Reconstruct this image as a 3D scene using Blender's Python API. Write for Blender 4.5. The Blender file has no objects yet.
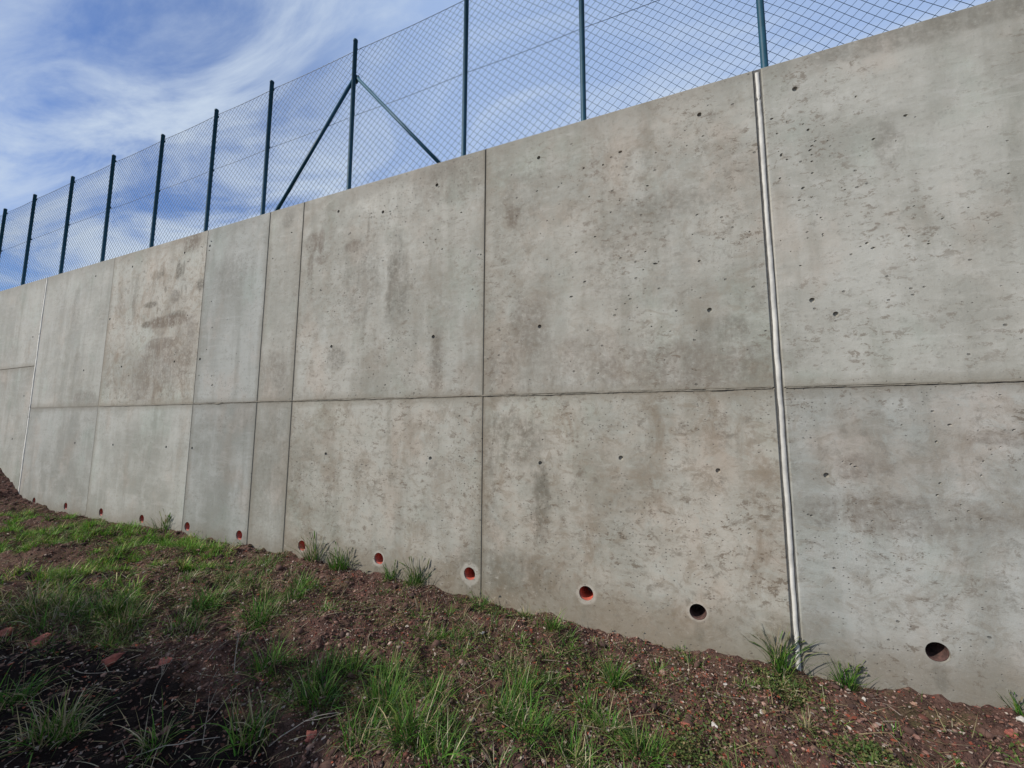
import bpy, bmesh, math, random
import numpy as np
from mathutils import Vector, Matrix

random.seed(11)
rng = np.random.default_rng(7)
S = bpy.context.scene
C = bpy.data.collections.new('place')
S.collection.children.link(C)
EYE = 1.63
J = 1.885
WALL_TOP = 4.388

# ------------------------------------------------------------------ object helpers
def link(o, parent=None):
    C.objects.link(o)
    if parent: o.parent = parent
    return o

def tag(o, label=None, cat=None, group=None, kind=None):
    if label: o['label'] = label
    if cat: o['category'] = cat
    if group: o['group'] = group
    if kind: o['kind'] = kind
    return o

def empty(name, loc=(0, 0, 0), rz=0):
    o = bpy.data.objects.new(name, None); o.location = loc; o.rotation_euler = (0, 0, rz)
    o.empty_display_size = .2
    return link(o)

def obj_bm(name, bm, m, parent=None, smooth=False):
    me = bpy.data.meshes.new(name); bm.to_mesh(me); bm.free()
    me.materials.append(m)
    if smooth: me.polygons.foreach_set('use_smooth', [True] * len(me.polygons))
    return link(bpy.data.objects.new(name, me), parent)

def mesh_np(name, verts, faces, m, parent=None, tint=None, smooth=False):
    """verts (n,3), faces (k,4) or (k,3) arrays"""
    verts = np.asarray(verts, dtype=np.float32); faces = np.asarray(faces, dtype=np.int32)
    k = faces.shape[1]
    me = bpy.data.meshes.new(name)
    me.vertices.add(len(verts)); me.vertices.foreach_set('co', verts.ravel())
    me.loops.add(faces.size); me.loops.foreach_set('vertex_index', faces.ravel())
    me.polygons.add(len(faces))
    me.polygons.foreach_set('loop_start', np.arange(0, faces.size, k, dtype=np.int32))
    me.polygons.foreach_set('loop_total', np.full(len(faces), k, dtype=np.int32))
    if smooth: me.polygons.foreach_set('use_smooth', np.ones(len(faces), dtype=bool))
    me.update(calc_edges=True)
    if tint is not None:
        a = me.color_attributes.new('tint', 'FLOAT_COLOR', 'POINT')
        t = np.ones((len(verts), 4), dtype=np.float32); t[:, :3] = tint
        a.data.foreach_set('color', t.ravel())
    me.materials.append(m)
    return link(bpy.data.objects.new(name, me), parent)

def tube(bm, a, b, r, n=12, r2=None, caps=True):
    a = Vector(a); b = Vector(b); d = (b - a).normalized(); r2 = r if r2 is None else r2
    u = d.orthogonal().normalized(); v = d.cross(u)
    A = []; B = []
    for i in range(n):
        t = 2 * math.pi * i / n; w = u * math.cos(t) + v * math.sin(t)
        A.append(bm.verts.new(a + w * r)); B.append(bm.verts.new(b + w * r2))
    for i in range(n):
        j = (i + 1) % n; bm.faces.new((A[i], A[j], B[j], B[i]))
    if caps:
        bm.faces.new(A[::-1]); bm.faces.new(B)

# ------------------------------------------------------------------ node helpers
class N:
    def __init__(s, tree): s.t = tree
    def new(s, typ, **kw):
        n = s.t.nodes.new(typ)
        for k, v in kw.items(): setattr(n, k, v)
        return n
    def put(s, sock, v):
        if v is None: return
        if isinstance(v, bpy.types.NodeSocket): s.t.links.new(v, sock)
        elif isinstance(v, (tuple, list)) and len(v) == 3 and sock.type == 'RGBA': sock.default_value = (*v, 1)
        else: sock.default_value = v
    def m(s, op, a, b=None, c=None, clamp=False):
        n = s.new('ShaderNodeMath', operation=op, use_clamp=clamp)
        s.put(n.inputs[0], a); s.put(n.inputs[1], b)
        if c is not None: s.put(n.inputs[2], c)
        return n.outputs[0]
    def vm(s, op, a, b=None, out=0):
        n = s.new('ShaderNodeVectorMath', operation=op)
        s.put(n.inputs[0], a)
        if b is not None: s.put(n.inputs[1], b)
        return n.outputs[out]
    def noise(s, vec, scale, detail=4, rough=.55, dist=0.0, out='Fac'):
        n = s.new('ShaderNodeTexNoise')
        s.put(n.inputs['Vector'], vec); s.put(n.inputs['Scale'], scale); s.put(n.inputs['Detail'], detail)
        s.put(n.inputs['Roughness'], rough); s.put(n.inputs['Distortion'], dist)
        return n.outputs[out]
    def voro(s, vec, scale, out='Distance', feature='F1', rnd=1.0):
        n = s.new('ShaderNodeTexVoronoi', feature=feature)
        s.put(n.inputs['Vector'], vec); s.put(n.inputs['Scale'], scale); s.put(n.inputs['Randomness'], rnd)
        return n.outputs[out]
    def step(s, v, lo, hi, a=0.0, b=1.0):
        n = s.new('ShaderNodeMapRange', interpolation_type='SMOOTHSTEP')
        s.put(n.inputs[0], v); s.put(n.inputs[1], lo); s.put(n.inputs[2], hi); s.put(n.inputs[3], a); s.put(n.inputs[4], b)
        return n.outputs[0]
    def mix(s, f, a, b, mode='MIX'):
        n = s.new('ShaderNodeMix', data_type='RGBA', blend_type=mode)
        s.put(n.inputs[0], f); s.put(n.inputs[6], a); s.put(n.inputs[7], b)
        return n.outputs[2]
    def scale(s, vec, x, y, z, loc=(0, 0, 0)):
        n = s.new('ShaderNodeMapping'); s.put(n.inputs['Vector'], vec)
        n.inputs['Scale'].default_value = (x, y, z); n.inputs['Location'].default_value = loc
        return n.outputs[0]

def material(name):
    m = bpy.data.materials.new(name); m.use_nodes = True
    t = m.node_tree; b = t.nodes['Principled BSDF']
    return m, N(t), b

def simple(name, col, rough=.6, metal=0., var=.25, sc=30, bump=.0, spec=.5):
    m, n, b = material(name)
    co = n.new('ShaderNodeTexCoord').outputs['Object']
    f = n.noise(co, sc, 5, .6)
    c = n.mix(n.step(f, .3, .7), tuple(x * (1 - var) for x in col), tuple(min(1, x * (1 + var)) for x in col))
    n.put(b.inputs['Base Color'], c); b.inputs['Roughness'].default_value = rough; b.inputs['Metallic'].default_value = metal
    b.inputs['Specular IOR Level'].default_value = spec
    if bump:
        bp = n.new('ShaderNodeBump'); bp.inputs['Strength'].default_value = bump; bp.inputs['Distance'].default_value = .01
        n.put(bp.inputs['Height'], f); n.put(b.inputs['Normal'], bp.outputs[0])
    return m

# ------------------------------------------------------------------ concrete
# darker marks on the wall, mostly damp / form-oil: x, z, half width, half height, strength, hue (0 grey-brown, 1 rust)
MARKS = [(-3.90, 3.80, .10, .13, .9, 1), (-3.75, 3.80, .05, .16, .9, 1), (-3.73, 3.58, .10, .07, .7, 1), (-3.90, 3.52, .05, .19, .8, 1),
         (-3.25, 3.66, .12, .07, .8, 1), (-3.03, 3.80, .02, .20, .5, 0), (-3.10, 3.22, .28, .48, .45, 0), (-2.62, 3.10, .16, .45, .75, 0),
         (-2.64, 3.58, .14, .20, .4, 0), (-7.25, 3.42, .18, .05, 1., 0), (-6.75, 3.12, .60, .09, 1., 1), (-6.9, 2.78, .42, .10, .8, 1),
         (-6.35, 4.28, .22, .20, .9, 1), (-6.62, 3.88, .06, .14, 1., 0), (-6.5, 3.88, .04, .12, .9, 0), (-7.15, 3.88, .12, .07, .7, 0),
         (-6.62, 3.48, .12, .10, .8, 0), (-6.05, 3.58, .09, .10, 1., 0), (-7.7, 3.62, .06, .40, .5, 0), (-6.9, 2.35, .55, .45, .6, 1),
         (-6.3, 2.7, .30, .50, .5, 1), (-9.55, 3.62, .16, .36, .4, 0), (-1.28, 3.60, .07, .12, .7, 1), (-1.30, 1.50, .35, .22, .6, 0),
         (-1.02, 1.0, .08, .42, .7, 0), (-1.5, 1.2, .10, .75, .5, 0), (-.85, 2.15, .9, .25, .35, 1), (.15, 2.08, .75, .20, .5, 1),
         (.1, 3.42, .42, .13, .4, 0), (-3.42, 2.36, .14, .14, .6, 0), (-2.0, 4.15, .4, .22, .45, 1), (2.1, 4.33, 1.15, .12, .5, 0),  # last entry: darker band along the top at the right
         (-.17, 3.0, .45, .5, .2, 0), (-1.1, 2.5, .18, .32, .5, 1), (-9.3, 2.62, .12, .2, .4, 0), (-1.2, 3.72, .2, .3, .3, 0),
         (1.35, 1.06, .55, .12, .5, 1), (1.5, 3.55, .09, .16, .5, 0), (-5.4, 3.6, .35, .3, .35, 0), (-4.4, 2.2, .28, .3, .4, 1),
         (-8.9, 2.0, .4, .15, .5, 1), (-2.1, 2.3, .07, .42, .3, 1), (-1.35, .35, .5, .2, .55, 0), (-4.2, 1.0, .5, .9, .25, 0)]
MARKS += [(-7.0, 3.9, .03, .07, .9, 0), (-6.9, 3.62, .03, .06, .9, 0), (-6.4, 3.56, .025, .07, .9, 0), (-6.55, 3.86, .03, .09, 1., 0), (-6.48, 3.56, .02, .07, .8, 0), (-7.3, 3.12, .12, .05, 1., 0), (-6.55, 3.20, .22, .05, 1., 0), (-7.4, 2.2, .2, .3, .5, 1), (.45, 2.35, .2, .1, .6, 0), (-1.35, 1.5, .08, .06, .8, 0), (-1.0, 1.1, .07, .1, .8, 0), (-4.35, 4.2, .1, .12, .5, 0), (-2.1, 2.25, .05, .3, .5, 0), (1.9, 1.55, .2, .05, .5, 1), (1.2, 1.35, .15, .08, .5, 1)]
MARKS += [(q, .15, .035, .10, .45, 0) for q in (-.633, .178, 1.472, -1.69, -2.72)]
HALOS = [(-.633, .266, .068), (-1.69, .27, .078), (-2.72, .27, .062), (-3.79, .27, .060), (.178, .27, .048)]

def surface_group(marks, halos, x0, x1, z0, z1):
    grp = bpy.data.node_groups.new('concrete_surface', 'ShaderNodeTree')
    for nm, ty in (('Tone', 'NodeSocketFloat'), ('Warm', 'NodeSocketFloat'), ('Stain', 'NodeSocketFloat'), ('Pits', 'NodeSocketFloat'), ('Seed', 'NodeSocketFloat')):
        grp.interface.new_socket(nm, in_out='INPUT', socket_type=ty)
    grp.interface.new_socket('Color', in_out='OUTPUT', socket_type='NodeSocketColor')
    grp.interface.new_socket('Rough', in_out='OUTPUT', socket_type='NodeSocketFloat')
    grp.interface.new_socket('Height', in_out='OUTPUT', socket_type='NodeSocketFloat')
    g = N(grp)
    gi = g.new('NodeGroupInput'); go = g.new('NodeGroupOutput')
    co0 = g.new('ShaderNodeTexCoord').outputs['Object']
    off = g.new('ShaderNodeCombineXYZ'); g.put(off.inputs[1], gi.outputs['Seed'])
    co = g.vm('ADD', co0, off.outputs[0])
    big = g.noise(co, .9, 5, .6)
    mid = g.noise(co, 3.2, 6, .65, .3)
    fine = g.noise(co, 26, 6, .7)
    grain = g.noise(co, 160, 3, .7)
    vst = g.noise(g.scale(co, 5.0, 1, .55), 1.0, 5, .6)            # runs down the face
    hst = g.noise(g.scale(co, 2.2, 1, 13), 1.0, 6, .65, .5)        # pour lines
    warp = g.noise(co, 4.5, 5, .7, 0, 'Color')
    warpf = g.noise(co, 22, 4, .7, 0, 'Color')
    c = g.mix(g.step(big, .36, .64), (.248, .243, .212), (.352, .345, .312))
    c = g.mix(g.m('MULTIPLY', g.step(mid, .45, .72), .55), c, (.42, .413, .382))
    c = g.mix(g.m('MULTIPLY', g.step(vst, .50, .70), .45), c, (.185, .180, .150))
    c = g.mix(g.m('MULTIPLY', g.step(vst, .48, .30), .35), c, (.43, .425, .395))
    c = g.mix(g.m('MULTIPLY', g.step(hst, .52, .68), .30), c, (.225, .22, .192))
    c = g.mix(g.m('MULTIPLY', g.step(hst, .46, .34), .22), c, (.42, .41, .385))
    # blue-green and pink casts of the cement skin
    cast = g.noise(g.scale(co, 1.4, 1, .9, (3, 0, 7)), 1.1, 4, .6)
    c = g.mix(g.m('MULTIPLY', g.step(cast, .52, .70), .55), c, g.mix(1., c, (.90, 1.0, .97), 'MULTIPLY'))
    c = g.mix(g.m('MULTIPLY', g.step(cast, .48, .32), .8), c, g.mix(1., c, (1.06, .97, .93), 'MULTIPLY'))
    # brown blotches, panel amount = Stain
    bl = g.noise(g.scale(co, 1.6, 1, 1.1, (0, 0, 4)), 1.7, 8, .72, .6)
    blf = g.m('MULTIPLY', g.step(bl, .50, .66), gi.outputs['Stain'])
    c = g.mix(g.m('MULTIPLY', blf, .85), c, (.185, .148, .108))
    pk = g.noise(g.scale(co, 1.2, 1, 1.5, (2, 0, 8)), 4.6, 8, .74, .8)
    c = g.mix(g.m('MULTIPLY', g.m('MULTIPLY', g.step(pk, .52, .62), gi.outputs['Stain']), .75), c, (.200, .170, .130))
    c = g.mix(g.m('MULTIPLY', g.m('MULTIPLY', g.step(pk, .47, .38), gi.outputs['Stain']), .6), c, (.335, .350, .325))
    bl2 = g.noise(g.scale(co, 3, 1, 3.2, (9, 0, 1)), 2.4, 7, .75, .4)
    c = g.mix(g.m('MULTIPLY', g.m('MULTIPLY', g.step(bl2, .54, .66), gi.outputs['Stain']), .9), c, (.145, .130, .106))
    # darker band along the wall head and splash zone at the foot
    sep = g.new('ShaderNodeSeparateXYZ'); g.put(sep.inputs[0], co0)
    X, Z = sep.outputs[0], sep.outputs[2]
    hd = g.step(g.m('ADD', Z, g.m('MULTIPLY', mid, .35)), WALL_TOP - .10, WALL_TOP + .16)
    c = g.mix(g.m('MULTIPLY', hd, .38), c, (.165, .148, .122))
    ft = g.step(g.m('ADD', Z, g.m('MULTIPLY', mid, -.55)), .16, -.16)
    c = g.mix(g.m('MULTIPLY', ft, .72), c, (.175, .150, .112))
    sw = g.new('ShaderNodeSeparateXYZ'); g.put(sw.inputs[0], warp)
    swf = g.new('ShaderNodeSeparateXYZ'); g.put(swf.inputs[0], warpf)
    dx = g.m('ADD', g.m('MULTIPLY_ADD', sw.outputs[0], .30, -.15), g.m('MULTIPLY_ADD', swf.outputs[0], .10, -.05))
    dz = g.m('ADD', g.m('MULTIPLY_ADD', sw.outputs[1], .40, -.20), g.m('MULTIPLY_ADD', swf.outputs[1], .10, -.05))
    accs = {0: None, 1: None}
    for (mx, mz, hw, hh, st, hue) in marks:
        # small marks are bent less than large ones
        k = min(1., .15 + hh * 1.5)
        XX = g.m('MULTIPLY_ADD', dx, k, X); ZZ = g.m('MULTIPLY_ADD', dz, k, Z)
        a = g.m('MULTIPLY_ADD', XX, 1 / hw, -mx / hw); b = g.m('MULTIPLY_ADD', ZZ, 1 / hh, -mz / hh)
        d = g.m('ADD', g.m('MULTIPLY', a, a), g.m('MULTIPLY', b, b))
        v = g.step(d, 1.6, .35, 0., st)
        accs[hue] = v if accs[hue] is None else g.m('MAXIMUM', accs[hue], v)
    tex = g.m('MULTIPLY', g.step(fine, .30, .60, .25, 1.), g.step(g.noise(g.scale(co, 9, 1, 2.2), 1., 5, .7), .34, .58, .35, 1.))
    if accs[0]: c = g.mix(g.m('MULTIPLY', g.m('MULTIPLY', accs[0], tex), 1.), c, (.090, .080, .060))
    if accs[1]: c = g.mix(g.m('MULTIPLY', g.m('MULTIPLY', accs[1], tex), 1.), c, (.100, .072, .050))
    ed = g.m('MINIMUM', g.m('MINIMUM', g.m('ABSOLUTE', g.m('SUBTRACT', X, x0 if abs(x0 - .795) > .01 and x0 > -10.7 else 999.)), g.m('ABSOLUTE', g.m('SUBTRACT', X, x1 if abs(x1 - .745) > .01 and x1 > -8.3 and abs(x1 + 5.98) > .01 else 999.))), g.m('ABSOLUTE', g.m('SUBTRACT', Z, J if x1 > -10.7 else 2.67)))
    jw = g.m('MULTIPLY_ADD', mid, .05, -.008)
    c = g.mix(g.m('MULTIPLY', g.step(g.m('SUBTRACT', ed, jw), .008, -.006), .55), c, (.150, .132, .102))
    c = g.mix(g.m('MULTIPLY', g.step(g.m('SUBTRACT', ed, g.m('MULTIPLY', mid, .14)), .03, -.05), .45), c, (.185, .165, .13))
    for (hx, hz, hr) in halos:
        a = g.m('SUBTRACT', X, hx); b = g.m('SUBTRACT', Z, hz)
        d = g.m('SQRT', g.m('ADD', g.m('MULTIPLY', a, a), g.m('MULTIPLY', b, b)))
        d = g.m('MULTIPLY_ADD', mid, .09, g.m('ADD', d, -.045))
        c = g.mix(g.step(d, hr + .025, hr, 0., .38), c, (.52, .50, .465))
    c = g.mix(g.m('MULTIPLY', g.step(fine, .54, .72), .5), c, (.165, .158, .138))
    c = g.mix(g.m('MULTIPLY', g.step(fine, .42, .22), .25), c, (.46, .45, .42))
    sp1 = g.noise(g.scale(co, 1, 1, 1.6, (5, 0, 2)), 13, 6, .80, .35)
    spz = g.m('MULTIPLY_ADD', g.step(g.noise(co, 1.7, 3, .6), .40, .62), .8, .15)
    spz = g.m('MULTIPLY', spz, g.m('MULTIPLY_ADD', gi.outputs['Pits'], .8, .15))
    c = g.mix(g.m('MULTIPLY', g.m('MULTIPLY', g.step(sp1, .545, .605), spz), .9), c, (.125, .098, .072))
    c = g.mix(g.m('MULTIPLY', g.m('MULTIPLY', g.step(sp1, .42, .35), spz), .5), c, (.42, .40, .37))
    c = g.mix(g.step(grain, .2, .8, 0., .18), c, (.20, .195, .175))
    # little blow holes, thinly spread in patches, the shade in their hollows painted dark
    patch = g.step(g.noise(co, 1.3, 3, .6), .42, .62)
    def pits(scale, size, keep, zs):
        v = g.new('ShaderNodeTexVoronoi'); g.put(v.inputs['Vector'], g.vm('ADD', g.scale(co, 1, 1, zs), g.vm('SCALE', warpf, None) if False else (0, 0, 0))); v.inputs['Scale'].default_value = scale
        s2 = g.new('ShaderNodeSeparateColor'); g.put(s2.inputs[0], v.outputs['Color'])
        k = g.m('LESS_THAN', s2.outputs[0], g.m('MULTIPLY', g.m('MULTIPLY', patch, gi.outputs['Pits']), keep))
        sz = g.m('MULTIPLY_ADD', s2.outputs[1], size, size * .35)
        jag = g.m('MULTIPLY_ADD', fine, .35, v.outputs['Distance'])
        return g.m('MULTIPLY', k, g.step(g.m('SUBTRACT', jag, sz), .19, .10))
    pt = g.m('MAXIMUM', pits(17, .16, .30, 1.3), pits(42, .22, .30, 1.5))
    c = g.mix(g.m('MULTIPLY', pt, .72), c, (.085, .078, .065))
    # Tone / Warm of the single casting
    tone = g.new('ShaderNodeCombineColor')
    base_ = g.m('MULTIPLY', gi.outputs['Tone'], .94)
    pink = g.m('MULTIPLY', g.step(g.noise(co, 1.6, 5, .65, .5), .42, .60), gi.outputs['Stain'])
    c = g.mix(g.m('MULTIPLY', pink, .7), c, g.mix(1., c, (1.05, .985, .95), 'MULTIPLY'))
    g.put(tone.inputs[0], g.m('MULTIPLY', base_, g.m('MULTIPLY_ADD', gi.outputs['Warm'], .08, 1.005)))
    g.put(tone.inputs[1], base_)
    g.put(tone.inputs[2], g.m('MULTIPLY', base_, g.m('MULTIPLY_ADD', gi.outputs['Warm'], -.10, .975)))
    c = g.mix(1., c, tone.outputs[0], 'MULTIPLY')
    g.put(go.inputs['Color'], c)
    g.put(go.inputs['Rough'], g.step(mid, .3, .7, .62, .9))
    h = g.m('MULTIPLY_ADD', pt, -1.6, g.m('MULTIPLY', fine, .55))
    h = g.m('ADD', h, g.m('MULTIPLY', grain, .22))
    h = g.m('ADD', h, g.m('MULTIPLY', mid, 1.1))
    g.put(go.inputs['Height'], h)
    return grp

def concrete(tone=1., warm=0., stain=.5, pit=.6, seed=0.): return dict(Tone=tone, Warm=warm, Stain=stain, Pits=pit, Seed=seed)

def cast(params, x0, x1, z0, z1):
    marks = [q for q in MARKS if q[0] + q[2] * 2 > x0 and q[0] - q[2] * 2 < x1 and q[1] + q[3] * 2 > z0 and q[1] - q[3] * 2 < z1]
    halos = [q for q in HALOS if x0 < q[0] < x1 and z0 < q[1] < z1]
    m, n, b = material('cast_concrete')
    gn = n.new('ShaderNodeGroup'); gn.node_tree = surface_group(marks, halos, x0, x1, z0, z1)
    for k, v in params.items(): gn.inputs[k].default_value = v
    n.put(b.inputs['Base Color'], gn.outputs['Color']); n.put(b.inputs['Roughness'], gn.outputs['Rough'])
    b.inputs['Specular IOR Level'].default_value = .3
    bp = n.new('ShaderNodeBump'); bp.inputs['Strength'].default_value = .6; bp.inputs['Distance'].default_value = .006
    n.put(bp.inputs['Height'], gn.outputs['Height']); n.put(b.inputs['Normal'], bp.outputs[0])
    return m

# ------------------------------------------------------------------ wall
DEPTH = .36
wall = empty('retaining_wall', (-6, .18, 0))
tag(wall, 'tall grey cast concrete retaining wall with red weep holes along its foot', 'wall')

WEEP = [-10.21, -9.10, -8.01, -6.92, -5.87, -4.84, -3.79, -2.72, -1.69, -.633, .178, 1.472, 2.55, 3.6, 4.7, 5.8]
WEEP = [-30 + .0 + i * 1.07 for i in range(18)] + WEEP
WEEP = [w for w in WEEP if w > -29.5 and not (-11.2 < w < -10.3)]
WZ = .272
TIES = []
for xx in (1.0, 3.0, 3.6, 5.5, .355, -1.013, -2.138, -3.505, -4.103, -4.68, -5.91, -6.50, -7.88, -9.04):
    for zz in (4.13, 2.5, 1.288): TIES.append((xx, zz))
TIES = [t for t in TIES if t not in ((-9.04, 4.13), (-9.04, 1.288))]
TIES += [(1.127, 2.386), (-.334, 1.355), (-2.84, 3.98), (-8.39, 3.318), (-11.1, 3.243), (-11.14, 2.12), (-11.39, 1.315), (-9.01, 4.139), (-9.04, 1.291),
         (-13.0, 4.1), (-15.3, 4.1), (-13.0, 2.1), (-15.3, 2.1)]
PITS = []
def pit_cluster(x0, x1, z0, z1, k, r0, r1):
    for _ in range(k): PITS.append((random.uniform(x0, x1), random.uniform(z0, z1), random.uniform(r0, r1)))
pit_cluster(.82, 1.35, 3.2, 3.95, 22, .004, .009)
pit_cluster(.82, 2.1, 2.7, 3.7, 26, .0035, .008)
pit_cluster(.85, 2.3, 1.0, 1.85, 34, .004, .010)
pit_cluster(-1.5, .7, 2.0, 4.0, 46, .004, .009)
pit_cluster(-1.5, .7, .6, 1.8, 26, .004, .008)
pit_cluster(-3.9, -1.6, 2.0, 4.0, 26, .004, .010)
pit_cluster(-7.8, -4.2, 2.0, 4.2, 24, .006, .012)
PITS += [(.885, 3.63, .014), (1.06, 3.78, .012), (1.0, 3.34, .012), (1.42, 3.6, .011), (-.27, 3.98, .016), (-.42, 3.90, .011), (-.02, 2.93, .012),
         (-.72, 2.74, .012), (-.6, 2.86, .010), (.3, 2.9, .011), (1.6, 3.72, .013), (1.33, 2.86, .010), (1.36, 2.82, .010), (1.55, 2.87, .010)]

def panel(x0, x1, z0, z1, mat, c=.008, top=False, label=None, gap=.0003):
    mat = cast(mat, x0, x1, z0, z1)
    bm = bmesh.new()
    x0 += gap; x1 -= gap; z0 += gap; z1 -= gap
    ct = .014 if top else c
    F = [bm.verts.new(v) for v in ((x0 + c, 0, z0 + c), (x1 - c, 0, z0 + c), (x1 - c, 0, z1 - ct), (x0 + c, 0, z1 - ct))]
    M = [bm.verts.new(v) for v in ((x0, c, z0), (x1, c, z0), (x1, ct, z1), (x0, ct, z1))]
    B = [bm.verts.new(v) for v in ((x0, DEPTH, z0), (x1, DEPTH, z0), (x1, DEPTH, z1), (x0, DEPTH, z1))]
    bm.faces.new(F)
    for P, Q in ((F, M), (M, B)):
        for i in range(4):
            j = (i + 1) % 4; bm.faces.new((Q[i], Q[j], P[j], P[i]))
    bm.faces.new(B[::-1])
    bmesh.ops.recalc_face_normals(bm, faces=bm.faces)
    o = obj_bm('concrete_panel', bm, mat)
    cut = bmesh.new(); any_ = False
    for wx_ in WEEP:
        if x0 + .05 < wx_ < x1 - .05 and z0 < WZ < z1:
            tube(cut, (wx_, -.1, WZ), (wx_, .6, WZ), .0575, 28); any_ = True
    for tx, tz in TIES:
        if x0 + .03 < tx < x1 - .03 and z0 < tz < z1:
            tube(cut, (tx, -.03, tz), (tx, .018, tz), .023 + .006 * random.random(), 16, .014); any_ = True
    for px_, pz_, r in PITS:
        if x0 + .04 < px_ < x1 - .04 and z0 + .04 < pz_ < z1 - .04 and all(abs(px_ - w_) > .12 or abs(pz_ - WZ) > .12 for w_ in WEEP) and all((px_ - a) ** 2 + (pz_ - b) ** 2 > .0025 for a, b in TIES):
            any_ = True
            mt = Matrix.Translation((px_, 0, pz_)) @ Matrix.Rotation(random.uniform(-.5, .5), 4, 'Y') @ Matrix.Diagonal((r * random.uniform(.9, 1.9), r * 1.1, r * random.uniform(.7, 1.1), 1))
            bmesh.ops.create_icosphere(cut, subdivisions=1, radius=1, matrix=mt)
    if any_:
        cm = bpy.data.meshes.new('cutter'); bmesh.ops.recalc_face_normals(cut, faces=cut.faces); cut.to_mesh(cm); cut.free()
        co_ = bpy.data.objects.new('cutter', cm); C.objects.link(co_)
        md = o.modifiers.new('holes', 'BOOLEAN'); md.operation = 'DIFFERENCE'; md.solver = 'EXACT'; md.use_self = True; md.object = co_
        dg = bpy.context.evaluated_depsgraph_get(); dg.update()
        me = bpy.data.meshes.new_from_object(o.evaluated_get(dg))
        o.modifiers.clear(); old = o.data; o.data = me; me.name = 'concrete_panel'
        bpy.data.meshes.remove(old); bpy.data.objects.remove(co_); bpy.data.meshes.remove(cm)
        if not o.data.materials: o.data.materials.append(mat)
    else: cut.free()
    adopt(o)
    if label: o['label'] = label
    return o

def adopt(o):
    o.parent = wall; o.matrix_parent_inverse = Matrix.Translation((-wall.location[0], -wall.location[1], 0)); return o

T = WALL_TOP
B0 = -1.0
# columns right of the white joint
panel(.795, 3.2, B0, J, concrete(1.0, -.25, .55, 1.0, 3.3), label='smooth panel right of the white joint strip, foot partly in the soil')
panel(.795, 3.2, J, T, concrete(1.10, .0, .10, .8, 9.1), top=True, label='pale upper panel right of the white joint strip')
for i, (a, b) in enumerate(((3.2, 5.6), (5.6, 8.0), (8.0, 10.4))):
    panel(a, b, B0, J, concrete(1.0 - .03 * i, 0, .4, .8, 20 + i)); panel(a, b, J, T, concrete(1.05, 0, .3, .6, 25 + i), top=True)
# middle section
cols = [-10.80, -8.45, -5.98, -4.69, -4.08, -1.57, .745]
up = [concrete(.98, .0, .12, .2, 1.2), concrete(1.0, .25, .75, .5, 2.7), concrete(.93, -.35, .05, .3, 3.9), concrete(.95, .1, .2, .4, 5.1),
      concrete(1.0, .1, .35, .7, 6.4), concrete(1.02, .15, .45, .9, 7.7)]
lo = [concrete(.93, -.2, .10, .2, 11.2), concrete(1.04, -.15, .05, .2, 12.6), concrete(.90, -.45, .05, .3, 13.8), concrete(.98, -.1, .15, .3, 15.3),
      concrete(.99, .25, .55, .9, 16.4), concrete(1.0, .3, .75, 1.0, 17.9)]
lab_up = {1: 'brown-stained upper panel with dark smears', 4: 'upper panel with rusty brown thumb-shaped marks', 5: 'large upper panel left of the white joint strip'}
for i in range(6):
    cc = .002 if i in (0, 1) else .008
    panel(cols[i], cols[i + 1], J, T, up[i], c=cc if i != 0 else .003, top=True, label=lab_up.get(i))
    panel(cols[i], cols[i + 1], B0, J, lo[i], c=cc if i != 0 else .003)
# left section, its pour joint sits higher
x = -10.87; k = 0
while x > -38:
    a = x - 2.4
    panel(a, x, B0, 2.67, concrete(.97 + .04 * (k % 2), 0, .15, .3, 30 + k)); panel(a, x, 2.67, T, concrete(1.0 - .04 * (k % 2), 0, .2, .2, 45 + k), top=True)
    x = a; k += 1
WALL_L = x

# raised mortar lip that ran out of the pour joint
m_lip = cast(concrete(.80, .2, .6, .2, 60), 50, 51, 0, 1)
def lip(x0, x1, z):
    n = int((x1 - x0) / .012); xs = np.linspace(x0 + .008, x1 - .008, n)
    hgt = .0035 + .0035 * np.abs(np.convolve(rng.normal(size=n + 8), np.ones(9) / 3, 'valid'))
    out = .0025 + .0020 * np.abs(np.convolve(rng.normal(size=n + 8), np.ones(9) / 3, 'valid'))
    zz = z + .003 * np.convolve(rng.normal(size=n + 60), np.ones(61) / 8, 'valid')
    V = np.stack([np.stack([xs, np.full(n, .004), zz + hgt], 1), np.stack([xs, -out, zz + hgt * .3], 1), np.stack([xs, -out, zz - hgt * .5], 1), np.stack([xs, np.full(n, .004), zz - hgt], 1)], 1).reshape(-1, 3)
    i = np.arange(n - 1)[:, None] * 4; F = np.concatenate([i + np.array([j, j + 1, j + 5, j + 4]) for j in range(3)])
    adopt(mesh_np('mortar_lip', V, F, m_lip))
lip(-8.4, .735, J); lip(.80, 6., J + .001)

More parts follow.
